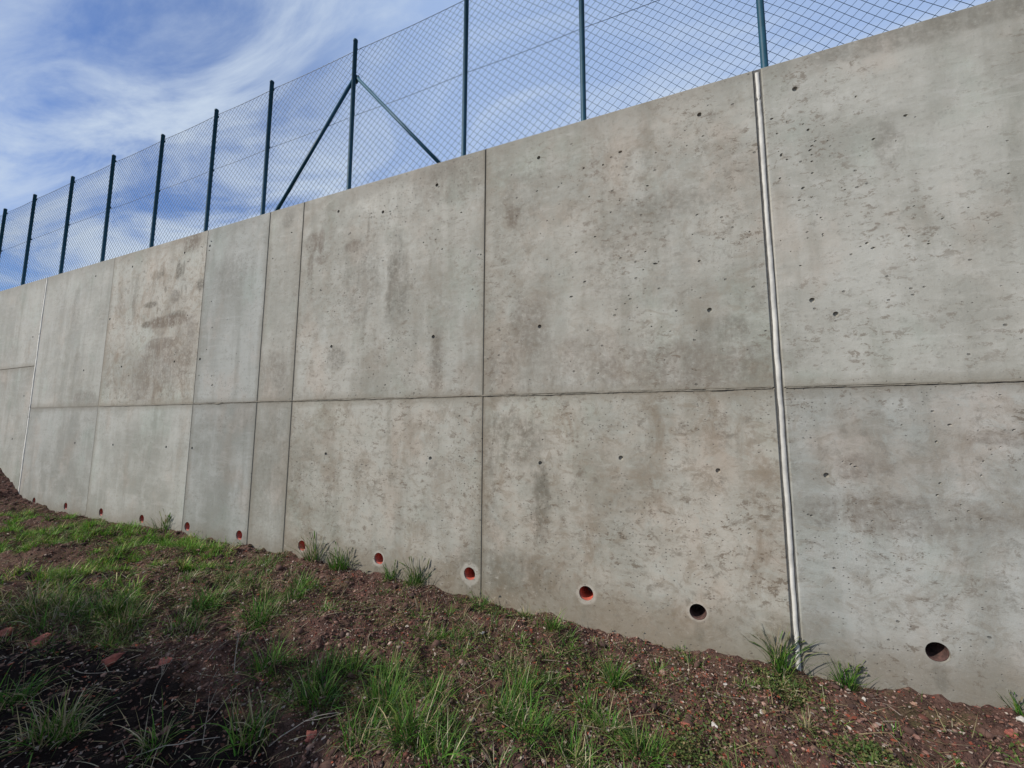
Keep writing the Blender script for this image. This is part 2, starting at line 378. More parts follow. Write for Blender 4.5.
# white foam strips in the two movement joints
m_foam = simple('white_foam', (.45, .435, .395), .85, var=.18, sc=6, bump=.3)
m_bit = simple('dark_sealant', (.085, .08, .07), .8)
def strip(xc, w, z0, z1, y=.002):
    n = 220; zs = np.linspace(z0, z1, n)
    sm = lambda q, a: a * np.convolve(rng.normal(size=n + q - 1), np.ones(q) / q ** .5, 'valid')
    dx_ = sm(25, .0022); wl = w / 2 * (1 + sm(25, .06)); yy = y + sm(21, .0010)
    for q in rng.integers(5, n - 5, 3): wl[q:q + 1] *= .55
    V = np.stack([np.stack([xc + dx_ - wl, yy + .010, zs], 1), np.stack([xc + dx_ - wl * .9, yy, zs], 1), np.stack([xc + dx_ + wl * .9, yy, zs], 1), np.stack([xc + dx_ + wl, yy + .010, zs], 1),
                  np.stack([xc + dx_ + wl, yy + .05, zs], 1), np.stack([xc + dx_ - wl, yy + .05, zs], 1)], 1).reshape(-1, 3)
    i = np.arange(n - 1)[:, None] * 6
    F = np.concatenate([i + np.array([j, (j + 1) % 6, 6 + (j + 1) % 6, 6 + j]) for j in range(6)])
    return adopt(mesh_np('joint_strip', V, F, m_foam))
s1 = strip(.7705, .028, -.1, T - .03, .005); s1['label'] = 'white joint strip running full height near the right'
s2 = strip(-10.835, .050, -.1, T - .02, -.003); s2['label'] = 'thin white joint strip near the far left end'
for xc, hw in ((.770, .0245), (-10.835, .0345)):
    bm = bmesh.new(); bmesh.ops.create_cube(bm, size=1, matrix=Matrix.Translation((xc, .176, (T + B0) / 2 - .002)) @ Matrix.Diagonal((hw * 2, .33, T - B0 - .004, 1)))
    adopt(obj_bm('joint_filler', bm, m_bit))

# weep pipes
m_pipe, n, b = material('orange_red_plastic_pipe')
co = n.new('ShaderNodeTexCoord').outputs['Object']
f = n.noise(co, 25, 5, .7)
n.put(b.inputs['Base Color'], n.mix(n.step(f, .35, .7), (.46, .080, .042), (.24, .045, .028))); b.inputs['Roughness'].default_value = .55
def ring_tube(name, ro, ri, L, parent_fn, loc):
    bm = bmesh.new(); k = 28; rows = []
    for r, y in ((ro, L), (ro, .012), (ri, .014), (ri, L)):
        rows.append([bm.verts.new((r * math.cos(2 * math.pi * i / k), y, r * math.sin(2 * math.pi * i / k))) for i in range(k)])
    for q in range(3):
        for i in range(k):
            j = (i + 1) % k; bm.faces.new((rows[q][i], rows[q][j], rows[q + 1][j], rows[q + 1][i]))
    bmesh.ops.recalc_face_normals(bm, faces=bm.faces)
    o = obj_bm(name, bm, m_pipe, None, True); o.location = loc
    return adopt(o)
m_pipe_shade = simple('shaded_pipe', (.055, .026, .02), .9, var=.5, sc=30)  # near weep pipes get a darker colour standing in for inner shade
m_dark = simple('wet_gravel_backfill', (.03, .026, .022), .9, bump=.6)
proto = None
for wx_ in WEEP:
    if proto is None: proto = ring_tube('weep_pipe', .0570, .0525, .34, None, (wx_, .0, WZ))
    else:
        o = proto.copy(); C.objects.link(o); adopt(o); o.location = (wx_, .0, WZ)
    o = proto if wx_ == WEEP[0] else o
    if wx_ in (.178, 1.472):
        o.data = o.data.copy(); o.data.materials.clear(); o.data.materials.append(m_pipe_shade); o['label'] = 'weep pipe coloured dark for the shade inside it'
    o.rotation_euler = (random.uniform(-.03, .03), 0, random.uniform(0, 6.28) * 0)
bm = bmesh.new(); bmesh.ops.create_cube(bm, size=1, matrix=Matrix.Translation((-13.5, .40, .3)) @ Matrix.Diagonal((47, .06, .9, 1)))
adopt(obj_bm('drainage_layer', bm, m_dark))

# ------------------------------------------------------------------ fence
fence = empty('chain_link_fence', (-6, .15, WALL_TOP))
tag(fence, 'dark green chain link fence with round posts standing on the concrete wall', 'fence')
def fadopt(o):
    o.parent = fence; o.matrix_parent_inverse = Matrix.Translation((6, -.15, -WALL_TOP)); return o
m_post, n, b = material('green_coated_steel')
co = n.new('ShaderNodeTexCoord').outputs['Object']
n.put(b.inputs['Base Color'], n.mix(n.step(n.noise(co, 12, 5, .7), .3, .7), (.006, .050, .080), (.010, .066, .105)))
b.inputs['Roughness'].default_value = .55; b.inputs['Specular IOR Level'].default_value = .25
m_wire = simple('green_coated_wire', (.018, .040, .075), .5, var=.2)
FT = 6.515
posts = [-37.6, -36.1, -34.5, -33, -31.5, -30, -28.4, -26.9, -25.4, -23.9, -22.4, -20.9, -19.3, -17.8, -16.4, -14.98, -13.95 + .05, -12.42, -10.79, -9.21, -7.76, -6.34, -5.06, -3.50, -1.915, -.61, .86, 2.25, 3.75, 5.25, 6.75, 8.25, 9.75]
def post_mesh():
    bm = bmesh.new(); k = 16
    prof = [(.0265, WALL_TOP - .012), (.0265, FT - .03), (.0285, FT - .029), (.0285, FT - .006), (.022, FT), (.0, FT)]
    rows = [[bm.verts.new((r * math.cos(2 * math.pi * i / k), r * math.sin(2 * math.pi * i / k), z)) for i in range(k)] for r, z in prof[:-1]]
    for q in range(len(rows) - 1):
        for i in range(k): bm.faces.new((rows[q][i], rows[q][(i + 1) % k], rows[q + 1][(i + 1) % k], rows[q + 1][i]))
    bm.faces.new(rows[-1])
    for hz in (FT - .10, 5.515, WALL_TOP + .09):        # wire clips
        bmesh.ops.create_cube(bm, size=1, matrix=Matrix.Translation((0, .027, hz)) @ Matrix.Diagonal((.018, .022, .03, 1)))
    return bm
p0 = None
for i, px_ in enumerate(posts):
    if p0 is None:
        o = p0 = obj_bm('post', post_mesh(), m_post, None, False)
        for pl in o.data.polygons: pl.use_smooth = abs(pl.normal.z) < .5 and len(pl.vertices) == 4
    else:
        o = p0.copy(); C.objects.link(o)
    o.location = (px_, .15, 0); o.rotation_euler = (random.uniform(-.005, .005), 0, random.uniform(-.2, .2)); fadopt(o)
for bx in (-3.5, -23.9):
    for sgn in (-1, 1):
        bm = bmesh.new()
        tube(bm, (bx + sgn * .035, .15, 5.99), (bx + sgn * 1.385, .15, WALL_TOP - .004), .021, 12)
        fadopt(obj_bm('brace', bm, m_post, None, True))
        bm = bmesh.new()
        bmesh.ops.create_cube(bm, size=1, matrix=Matrix.Translation((bx + sgn * 1.385, .15, WALL_TOP + .006)) @ Matrix.Diagonal((.12, .08, .012, 1)))
        fadopt(obj_bm('foot_plate', bm, m_post))
    bm = bmesh.new(); tube(bm, (bx, .15, 5.955), (bx, .15, 6.03), .034, 16)
    bmesh.ops.create_cube(bm, size=1, matrix=Matrix.Translation((bx, .15, 5.99)) @ Matrix.Diagonal((.115, .03, .05, 1)))
    fadopt(obj_bm('clamp', bm, m_post))
FX0, FX1 = posts[0], posts[-1]
ZT, ZB = FT - .075, WALL_TOP + .03
def sag(x, z):
    return .006 * np.sin(x * 2.1 + z * 1.3) + .004 * np.sin(x * 5.3 - z * 2.2), .010 * np.sin(x * 1.7 + z * .9) + .004 * np.sin(x * 4.1 + 1)
cell = .092
def mesh_family(sgn):
    H_ = ZT - ZB; xs = np.arange(FX0, FX1 - H_, cell) if sgn > 0 else np.arange(FX0 + H_, FX1, cell)
    seg = 12; t = np.linspace(0, 1, seg + 1)
    V = []; F = []
    ang = np.arange(3) * 2 * math.pi / 3; r = .0021
    xg = xs[:, None] + sgn * H_ * t[None]; zg = ZB + H_ * t[None] + 0 * xg
    dxx, dyy = sag(xg, zg)
    P = np.stack([xg + dxx, .183 + dyy * .6 + (sgn * .0012), zg + dxx * .6], -1)                  # lines, seg+1, 3
    offs = np.stack([-np.sin(ang) * sgn * .707, np.cos(ang), np.sin(ang) * .707], -1) * r
    V = (P[:, :, None, :] + offs[None, None]).reshape(-1, 3)
    L = len(xs); base = (np.arange(L)[:, None] * (seg + 1) + np.arange(seg)[None]).ravel()[:, None] * 3
    F = np.concatenate([base + np.array([j, (j + 1) % 3, 3 + (j + 1) % 3, 3 + j]) for j in range(3)])
    return V, F
V1, F1 = mesh_family(1); V2, F2 = mesh_family(-1)
fadopt(mesh_np('wire_mesh', np.concatenate([V1, V2]), np.concatenate([F1, F2 + len(V1)]), m_wire))
for zz, r in ((ZT, .0032), (5.515, .0026), (ZB + .02, .0026)):
    n_ = 600; xs = np.linspace(FX0, FX1, n_); ph = xs * 0
    for i in range(len(posts) - 1):
        a, b_ = posts[i], posts[i + 1]; mk = (xs >= a) & (xs < b_); ph[mk] = np.sin(math.pi * (xs[mk] - a) / (b_ - a))
    P = np.stack([xs, .179 + .001 * ph, zz - .012 * ph], 1); ang = np.arange(5) * 2 * math.pi / 5
    offs = np.stack([ang * 0, np.cos(ang), np.sin(ang)], 1) * r
    V = (P[:, None] + offs[None]).reshape(-1, 3); i = np.arange(n_ - 1)[:, None] * 5
    F = np.concatenate([i + np.array([j, (j + 1) % 5, 5 + (j + 1) % 5, 5 + j]) for j in range(5)])
    fadopt(mesh_np('tension_wire', V, F, m_wire))

# ------------------------------------------------------------------ ground
def vnoise(x, y, seed):
    xi = np.floor(x).astype(np.int64); yi = np.floor(y).astype(np.int64); fx = x - xi; fy = y - yi
    fx = fx * fx * (3 - 2 * fx); fy = fy * fy * (3 - 2 * fy)
    def hsh(a, b):
        h = (a * 374761393 + b * 668265263 + seed * 974711) & 0x7fffffff
        h = ((h ^ (h >> 13)) * 1274126177) & 0x7fffffff
        return ((h ^ (h >> 16)) & 0xffff) / 65535.
    return (hsh(xi, yi) * (1 - fx) + hsh(xi + 1, yi) * fx) * (1 - fy) + (hsh(xi, yi + 1) * (1 - fx) + hsh(xi + 1, yi + 1) * fx) * fy
def fbm(x, y, seed, o=4, g=.5):
    s = 0; a = 1; tt = 0
    for i in range(o):
        s = s + a * vnoise(x * 2 ** i + 17.3 * i, y * 2 ** i - 9.1 * i, seed + i); tt += a; a *= g
    return s / tt - .5
PX = np.array([-80, -30, -16, -13.5, -12.4, -11.7, -11.0, -10.6, -10.2, -9.6, -9.07, -8.0, -6.97, -5.8, -4.8, -3.5, -2.45, -1.58, -.85, -.23, .75, 1.5, 1.8, 3, 8, 80])
PZ = np.array([1.6, 1.5, 1.35, 1.1, .86, .67, .42, .28, .205, .18, .165, .155, .18, .165, .155, .15, .10, .06, .04, .0, -.01, -.01, .05, .0, -.1, -.1])
def height(x, y):
    x = np.asarray(x, float); y = np.asarray(y, float); d = np.maximum(-y, 0)
    base = np.interp(x, PX, PZ)
    far = np.interp(x - .5 * d, PX, PZ)
    w = np.clip(d / 2.5, 0, 1)
    z = base * (1 - w) + far * w * .8
    z = z - .02 * np.minimum(d, 6)
    # mound against the wall at the far left
    z = z + .30 * np.exp(-((x + 12.4) / 1.5) ** 2 - ((y + 1.0) / .9) ** 2)
    lump = np.clip(d / .5, .15, 1)
    # low ridges slanting across the left bank
    q = (x * -.38 + y * .92)
    rl = np.clip((-x - 2.2) / 2., 0, 1)
    z = z + lump * (rl * .05 + .05 * np.clip((-x - 4.) / 1.5, 0, 1)) * np.sin(q * 9 + 2.5 * fbm(x * .8, y * .8, 5)) * (.5 + fbm(x * .9, y * 1.2, 9))
    z = z + lump * .17 * fbm(x * 1.1, y * 1.3, 21, 3)
    near = np.exp(-(np.maximum(np.abs(x + 4) - 9, 0) / 2) ** 2) * np.exp(-(np.maximum(d - 3, 0) / 1.5) ** 2)
    z = z + near * (.135 * np.clip(d / .25, .65, 1) * fbm(x * 4.5, y * 5, 31, 3) + .055 * fbm(x * 15, y * 17, 41, 3) + .022 * fbm(x * 48, y * 52, 51, 2))
    return z
def grow(a, s, end, f=1.25):
    o = []; st = s
    while abs(a) < end: st *= f; a += math.copysign(st, end if s > 0 else -1) if False else st * (1 if s > 0 else -1); o.append(a); st = abs(st)
    return o
def axis(lo_, hi_, st, LO, HI):
    mid_ = list(np.arange(lo_, hi_, st)); L = []; a = lo_; s = st
    while a > LO: s *= 1.22; a -= s; L.append(max(a, LO))
    R_ = []; a = mid_[-1]; s = st
    while a < HI: s *= 1.22; a += s; R_.append(min(a, HI))
    return np.array(L[::-1] + mid_ + R_)
ax = axis(-12.6, 2.6, .0135, -90, 90); ay = axis(-2.5, .06, .0135, -90, .061)
GX, GY = np.meshgrid(ax, ay); GZ = height(GX, GY)
nx, ny = len(ax), len(ay)
idx = np.arange(nx * ny).reshape(ny, nx)
F = np.stack([idx[:-1, :-1], idx[:-1, 1:], idx[1:, 1:], idx[1:, :-1]], -1).reshape(-1, 4)

m_soil, n, b = material('red_brown_soil')
co = n.new('ShaderNodeTexCoord').outputs['Object']
a1 = n.noise(co, 1.4, 5, .6); a2 = n.noise(co, 9, 6, .7); a3 = n.noise(co, 60, 5, .75); a4 = n.noise(co, 240, 3, .7)
c = n.mix(n.step(a2, .3, .7), (.032, .017, .014), (.118, .062, .048))
c = n.mix(n.m('MULTIPLY', n.step(a1, .42, .62), .45), c, (.062, .040, .026))
c = n.mix(n.step(a3, .50, .72, 0., .55), c, (.20, .125, .098))
c = n.mix(n.step(a3, .46, .30, 0., .6), c, (.030, .018, .014))
c = n.mix(n.step(a4, .62, .75, 0., .6), c, (.29, .22, .18))
mo = n.m('MULTIPLY', n.step(n.noise(co, 2.3, 6, .7), .52, .66), n.step(a3, .3, .6))
c = n.mix(n.m('MULTIPLY', mo, .6), c, (.060, .068, .022))
vc = n.new('ShaderNodeTexVoronoi'); n.put(vc.inputs['Vector'], co); vc.inputs['Scale'].default_value = 75
sc_ = n.new('ShaderNodeSeparateColor'); n.put(sc_.inputs[0], vc.outputs['Color'])
c = n.mix(n.m('MULTIPLY', n.m('GREATER_THAN', sc_.outputs[0], .93), n.step(vc.outputs['Distance'], .45, .3)), c, (.36, .27, .22))
c = n.mix(n.m('MULTIPLY', n.m('LESS_THAN', sc_.outputs[1], .15), n.step(vc.outputs['Distance'], .5, .3)), c, (.16, .055, .04))
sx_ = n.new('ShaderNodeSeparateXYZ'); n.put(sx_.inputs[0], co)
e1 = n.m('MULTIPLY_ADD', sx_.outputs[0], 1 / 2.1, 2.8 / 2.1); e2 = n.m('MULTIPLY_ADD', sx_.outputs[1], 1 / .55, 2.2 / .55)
shade_tint = n.step(n.m('ADD', n.m('ADD', n.m('MULTIPLY', e1, e1), n.m('MULTIPLY', e2, e2)), n.m('MULTIPLY_ADD', a2, 1.6, -.8)), 1.35, .75)
c = n.mix(n.m('MULTIPLY', shade_tint, .93), c, (.006, .004, .004))  # shade of the bottom left corner painted into the soil colour
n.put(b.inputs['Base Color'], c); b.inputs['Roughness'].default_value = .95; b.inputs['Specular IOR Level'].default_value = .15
bp = n.new('ShaderNodeBump'); bp.inputs['Strength'].default_value = .9; bp.inputs['Distance'].default_value = .014
n.put(bp.inputs['Height'], n.m('ADD', a3, n.m('MULTIPLY', n.step(vc.outputs['Distance'], .5, .1), .5))); n.put(b.inputs['Normal'], bp.outputs[0])
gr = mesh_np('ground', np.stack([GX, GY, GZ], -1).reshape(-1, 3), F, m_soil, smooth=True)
tag(gr, kind='structure')

# higher land held up by the wall
m_turf = simple('rough_turf', (.06, .08, .03), .95, var=.4, sc=3, bump=.5)
bx_ = axis(-40, 12, 1.2, -300, 300); by_ = np.array([.362, .8, 2, 4, 8, 15, 30, 60, 120, 300.])
HX, HY = np.meshgrid(bx_, by_); HZ = 4.18 + .05 * fbm(HX, HY, 77) - .0 * HY
idx = np.arange(HX.size).reshape(HX.shape)
F = np.stack([idx[:-1, :-1], idx[:-1, 1:], idx[1:, 1:], idx[1:, :-1]], -1).reshape(-1, 4)
tag(mesh_np('upper_ground', np.stack([HX, HY, HZ], -1).reshape(-1, 3), F, m_turf), kind='structure')

# ------------------------------------------------------------------ scatter materials
def tint_mat(name, rough=.7, trans=0., spec=.3, sc=0):
    m, n, b = material(name)
    at = n.new('ShaderNodeAttribute'); at.attribute_name = 'tint'
    c = at.outputs['Color']
    if sc:
        co = n.new('ShaderNodeTexCoord').outputs['Object']
        c = n.mix(n.step(n.noise(co, sc, 4, .7), .35, .7, 0, .6), c, n.mix(1., c, (.45, .42, .4), 'MULTIPLY'))
    n.put(b.inputs['Base Color'], c); b.inputs['Roughness'].default_value = rough; b.inputs['Specular IOR Level'].default_value = spec
    if trans:
        tr = n.new('ShaderNodeBsdfTranslucent'); n.put(tr.inputs[0], c)
        mx = n.new('ShaderNodeMixShader'); mx.inputs[0].default_value = trans
        out = n.t.nodes['Material Output']
        n.t.links.new(b.outputs[0], mx.inputs[1]); n.t.links.new(tr.outputs[0], mx.inputs[2]); n.t.links.new(mx.outputs[0], out.inputs[0])
    return m
m_grass = tint_mat('grass_blade', .6, .25, .2)
m_stone = tint_mat('broken_stone', .9, 0, .2, 90)
m_leaf = tint_mat('dry_litter', .85, .15, .2)
m_stem = tint_mat('dry_stem', .8, 0, .2, 60)

# ------------------------------------------------------------------ stones
def ico():
    bm = bmesh.new(); bmesh.ops.create_icosphere(bm, subdivisions=1, radius=1)
    v = np.array([x.co[:] for x in bm.verts]); f = np.array([[q.index for q in p.verts] for p in bm.faces]); bm.free(); return v, f
IV, IF = ico()
def rot_rand(k):
    q = rng.normal(size=(k, 4)); q /= np.linalg.norm(q, axis=1)[:, None]; w, x, y, z = q.T
    return np.stack([np.stack([1 - 2 * (y * y + z * z), 2 * (x * y - z * w), 2 * (x * z + y * w)], -1), np.stack([2 * (x * y + z * w), 1 - 2 * (x * x + z * z), 2 * (y * z - x * w)], -1), np.stack([2 * (x * z - y * w), 2 * (y * z + x * w), 1 - 2 * (x * x + y * y)], -1)], 1)
def stones(x, y, r, cols_, sink=.25):
    k = len(x); V = IV[None] * (1 + rng.uniform(-.38, .28, (k, len(IV), 1))); V = V * rng.uniform(.55, 1.25, (k, 1, 3))
    V = np.einsum('kij,kvj->kvi', rot_rand(k), V) * r[:, None, None]; V[:, :, 2] *= .75
    V = V + np.stack([x, y, height(x, y) + r * sink], -1)[:, None]
    F = (IF[None] + (np.arange(k) * len(IV))[:, None, None]).reshape(-1, 3)
    return V.reshape(-1, 3), F, np.repeat(cols_, len(IV), 0)
PAL = np.array([(.15, .085, .068), (.20, .11, .088), (.105, .062, .05), (.26, .165, .13), (.32, .24, .20), (.14, .055, .04), (.07, .045, .038), (.32, .26, .22)])
PW = np.array([.24, .2, .2, .12, .06, .06, .1, .02])
def scat(k, near=True):
    # more where the view is close
    x = np.where(rng.random(k) < .72, rng.uniform(-5.5, 2.6, k), rng.uniform(-12.5, -5, k)); y = -rng.random(k) ** .9 * 2.5 - .01
    return x, y
k = 38000; x, y = scat(k); bare = fbm(x * 1.5, y * 1.5, 88, 3) > -.14; x, y = x[bare], y[bare]; k = len(x)
r = np.clip(np.exp(rng.normal(-5.05, .48, k)), .003, .026)
cl = PAL[rng.choice(len(PAL), k, p=PW)] * rng.uniform(.7, 1.25, (k, 1))
kb = 1100; xb, yb = scat(kb); x = np.concatenate([x, xb]); y = np.concatenate([y, yb]); r = np.concatenate([r, rng.uniform(.010, .038, kb)])
CL = np.array([(.085, .048, .038), (.11, .062, .048), (.06, .036, .03)]); cl = np.concatenate([cl, CL[rng.integers(0, 3, kb)] * rng.uniform(.8, 1.2, (kb, 1))])
inside = ((x + 2.8) / 1.9) ** 2 + ((y + 2.2) / .6) ** 2 < 1
keep = ~inside | ((rng.random(len(x)) < .45) & (r < .02)); x, y, r, cl = x[keep], y[keep], r[keep], cl[keep]
V, F, Tn = stones(x, y, r, cl)
o = mesh_np('gravel', V, F, m_stone, tint=Tn)
tag(o, 'loose reddish brown soil crumbs and small stones strewn over the bank', 'gravel', kind='stuff')

# ------------------------------------------------------------------ grass blades
def blades(bx, by, L, W, az, lean, col, seg=5, curl=1.0, z0=None):
    k = len(bx); t = np.linspace(0, 1, seg + 1)[None]
    z0 = height(bx, by) - .01 if z0 is None else z0
    th = lean[:, None] + curl * (t ** 1.3) * (.1 + rng.random((k, 1)) ** 1.6 * 2.2)       # angle from vertical along blade
    ds = L[:, None] / seg
    rr = np.concatenate([np.zeros((k, 1)), np.cumsum(np.sin(th[:, 1:]) * ds, 1)], 1); zz = np.concatenate([np.zeros((k, 1)), np.cumsum(np.cos(th[:, 1:]) * ds, 1)], 1)
    dirx, diry = np.cos(az)[:, None], np.sin(az)[:, None]
    tw = rng.uniform(-.8, .8, (k, 1)); sx, sy = -np.sin(az)[:, None] * np.cos(tw) , np.cos(az)[:, None] * np.cos(tw); sz = np.sin(tw) * .6
    wob = rng.uniform(-.10, .10, (k, 1)) * L[:, None] * t ** 2
    cx = bx[:, None] + dirx * rr + sx * wob; cy = by[:, None] + diry * rr + sy * wob; cz = z0[:, None] + zz
    w = W[:, None] * (1 - t ** 2.2) * .5 + .0002
    A = np.stack([cx - sx * w, cy - sy * w, cz - sz * w], -1); B = np.stack([cx + sx * w, cy + sy * w, cz + sz * w], -1)
    V = np.stack([A, B], 2).reshape(-1, 3)
    # nothing may grow through the concrete
    V[:, 1] = np.where(V[:, 1] > -.006, -.006 - .02 * rng.random(len(V)) , V[:, 1])
    i = (np.arange(k)[:, None] * (seg + 1) + np.arange(seg)[None]).ravel()[:, None] * 2
    F = i + np.array([0, 1, 3, 2])
    tip = (t ** 3)[..., None] * rng.uniform(0, .5, (k, 1, 1))
    cc = col[:, None, :] * (1 - tip) + np.array([.26, .22, .10]) * tip
    return V, F, np.repeat(cc.reshape(-1, 3), 2, 0)
GREENS = np.array([(.032, .115, .013), (.060, .165, .015), (.014, .055, .011), (.070, .175, .019), (.115, .165, .030)])
STRAW = np.array([(.34, .28, .15), (.27, .22, .12), (.40, .36, .24)])
def gcol(k, dry):
    c = GREENS[rng.integers(0, 5, k)] * rng.uniform(.75, 1.25, (k, 1)); d = rng.random(k) < dry
    c[d] = STRAW[rng.integers(0, 3, d.sum())] * rng.uniform(.6, 1.1, (d.sum(), 1)); return c
def patch_(cx, cy, rad, k, L, dry=.08, lean=.35, W=.0035, asp=1., curl=.8):
    a = rng.uniform(0, 2 * math.pi, k); q = rad * rng.random(k) ** .6
    W = W * 1.1
    bx = cx + q * np.cos(a) * asp; by = np.minimum(cy + q * np.sin(a), -.012)
    az = a + rng.normal(0, 1.2, k)
    ln = np.abs(rng.normal(0, lean, k)) + .35 * (q / rad) * min(1, .12 / rad)
    return blades(bx, by, L * rng.uniform(.22, 1.2, k), W * rng.uniform(.45, 1.5, k), az, ln, gcol(k, dry), curl=curl)
def merge(parts):
    V = []; F = []; T_ = []; o = 0
    for v, f, t in parts: V.append(v); F.append(f + o); T_.append(t); o += len(v)
    return np.concatenate(V), np.concatenate(F), np.concatenate(T_)
parts = []
# lush carpet at the left
for (cx, cy, rx, k, L, dry) in [(-7.6, -.55, .8, 1800, .13, .05), (-8.7, -.5, .9, 1500, .13, .05), (-9.6, -.7, .8, 900, .12, .1), (-6.7, -.42, .6, 1500, .13, .04), (-6.0, -.34, .55, 1500, .13, .04),
        (-5.35, -.25, .45, 1300, .13, .04), (-5.4, -.78, .5, 1200, .12, .06), (-5.45, -1.05, .45, 900, .13, .08), (-4.7, -.35, .35, 700, .12, .06), (-6.65, -.95, .6, 600, .13, .10),
        (-7.7, -1.1, .7, 1300, .14, .06), (-5.5, -1.35, .4, 420, .19, .15), (-4.95, -1.3, .35, 330, .20, .2), (-5.2, -1.65, .4, 330, .20, .45), (-8.9, -1.4, .9, 900, .14, .08),
        (-4.5, -.68, .2, 380, .12, .08), (-4.55, -1.2, .25, 180, .17, .2)]:
    # broken into small clumps so soil shows between
    k = int(k * 1.25); m_ = max(4, k // 75)
    for _ in range(m_):
        a = rng.uniform(0, 6.28); q = rx * rng.random() ** .6
        parts.append(patch_(cx + q * math.cos(a) * 1.25, min(cy + q * math.sin(a) * .45, -.03), rng.uniform(.03, .09), int(k / m_ * rng.uniform(.5, 1.5)), L * rng.uniform(.6, 1.15), dry, W=.0048)); parts[-1] = (parts[-1][0], parts[-1][1], parts[-1][2] * np.array([1.6, 1.55, 1.2]))
# medium tufts over the bank
for (cx, cy, rad, k, L, dry) in [(-4.58, -1.55, .16, 150, .15, .35), (-4.1, -1.44, .14, 150, .17, .15), (-4.3, -1.62, .14, 160, .18, .5), (-4.26, -.44, .10, 120, .10, .1), (-4.0, -.22, .10, 120, .10, .15),
        (-3.49, -1.11, .09, 150, .17, .1), (-2.94, -1.05, .09, 160, .15, .08), (-3.09, -.58, .10, 150, .12, .08), (-3.0, -.72, .08, 120, .11, .08), (-2.41, -1.35, .08, 130, .14, .08), (-1.94, -1.42, .08, 110, .15, .12),
        (-1.93, -1.15, .08, 140, .14, .08), (-2.03, -1.3, .08, 120, .13, .1), (-1.67, -1.05, .07, 100, .13, .1), (-1.30, -1.1, .07, 100, .12, .08), (-1.39, -.7, .06, 60, .09, .1),
        (-.9, -1.11, .08, 110, .11, .1), (-.71, -1.20, .09, 130, .12, .1), (-.45, -.84, .06, 90, .09, .1), (-.33, -.92, .07, 130, .10, .1), (-.46, -1.21, .08, 100, .12, .2), (.41, -.31, .07, 60, .06, .3), (.62, -.24, .09, 90, .06, .4),
        (.26, -.95, .05, 50, .08, .2), (-1.04, -1.5, .10, 120, .12, .15), (-1.47, -1.55, .09, 110, .14, .15), (-2.0, -1.75, .09, 90, .15, .3), (-3.44, -2.13, .10, 120, .16, .2),
        (.83, -.69, .08, 60, .06, .2), (-.1, -.36, .05, 50, .07, .2), (-.95, -.75, .09, 70, .07, .3), (-2.6, -.75, .08, 70, .10, .2), (-3.6, -.65, .12, 110, .10, .3), (-1.1, -1.35, .1, 80, .12, .1), (-3.3, -1.35, .1, 110, .14, .4), (-3.75, -1.5, .12, 160, .15, .55)]:
    parts.append(patch_(cx + rng.normal(0, rad), cy + rng.normal(0, rad), rad * .7, int(k * .35), L * .8, dry, .5, .0036))
    parts.append(patch_(cx, cy, rad * 1.15, int(k * 1.25), L * (1.55 if cy < -.8 and cx > -3.3 else 1.3), dry, .33, .0042))
for _ in range(760):
    x0_ = rng.uniform(-8.5, 1.6) if rng.random() < .7 else rng.uniform(-5, -.3); y0_ = -rng.random() * 2.0 - .04
    if fbm(np.array([x0_ * 1.3]), np.array([y0_ * 1.8]), 71, 2)[0] < (-.02 if x0_ < -2.2 else .03): continue
    parts.append(patch_(x0_, y0_, rng.uniform(.02, .09), int(rng.uniform(12, 70)), rng.uniform(.05, .14), rng.choice([.05, .15, .6]), .5, .0036))
# sparse single blades everywhere, and a fringe at the wall foot
k = 2600; x = rng.uniform(-9, 2.4, k); y = -rng.random(k) * 2.3 - .02; keep = fbm(x * 2, y * 2, 61, 3) > .07; x, y = x[keep], y[keep]; k = len(x)
parts.append(blades(x, y, rng.uniform(.02, .09, k), np.full(k, .003), rng.uniform(0, 6.28, k), np.abs(rng.normal(.2, .5, k)), gcol(k, .3)))
k = 520; x = rng.uniform(-10, 2.4, k); keep = fbm(x * 1.7, x * 0, 62, 3) > .0; x = x[keep]; k = len(x); y = -rng.uniform(.015, .07, k)
parts.append(blades(x, y, rng.uniform(.03, .11, k), np.full(k, .0032), rng.uniform(3.3, 6.1, k), np.abs(rng.normal(.1, .35, k)), gcol(k, .25)))
# straw lying flat in the grass
k = 2800; x = rng.uniform(-7, 1.5, k); y = -rng.random(k) * 2.3 - .05
parts.append(blades(x, y, rng.uniform(.04, .20, k), np.full(k, .0028), rng.uniform(0, 6.28, k), rng.uniform(1.1, 1.5, k), STRAW[rng.integers(0, 3, k)] * rng.uniform(.5, 1., (k, 1)), curl=.2, z0=height(x, y) + .012))
V, F, Tn = merge(parts)
tag(mesh_np('grass', V, F, m_grass, tint=Tn), 'patchy green grass and fallen straw growing over the soil bank', 'grass', kind='stuff')

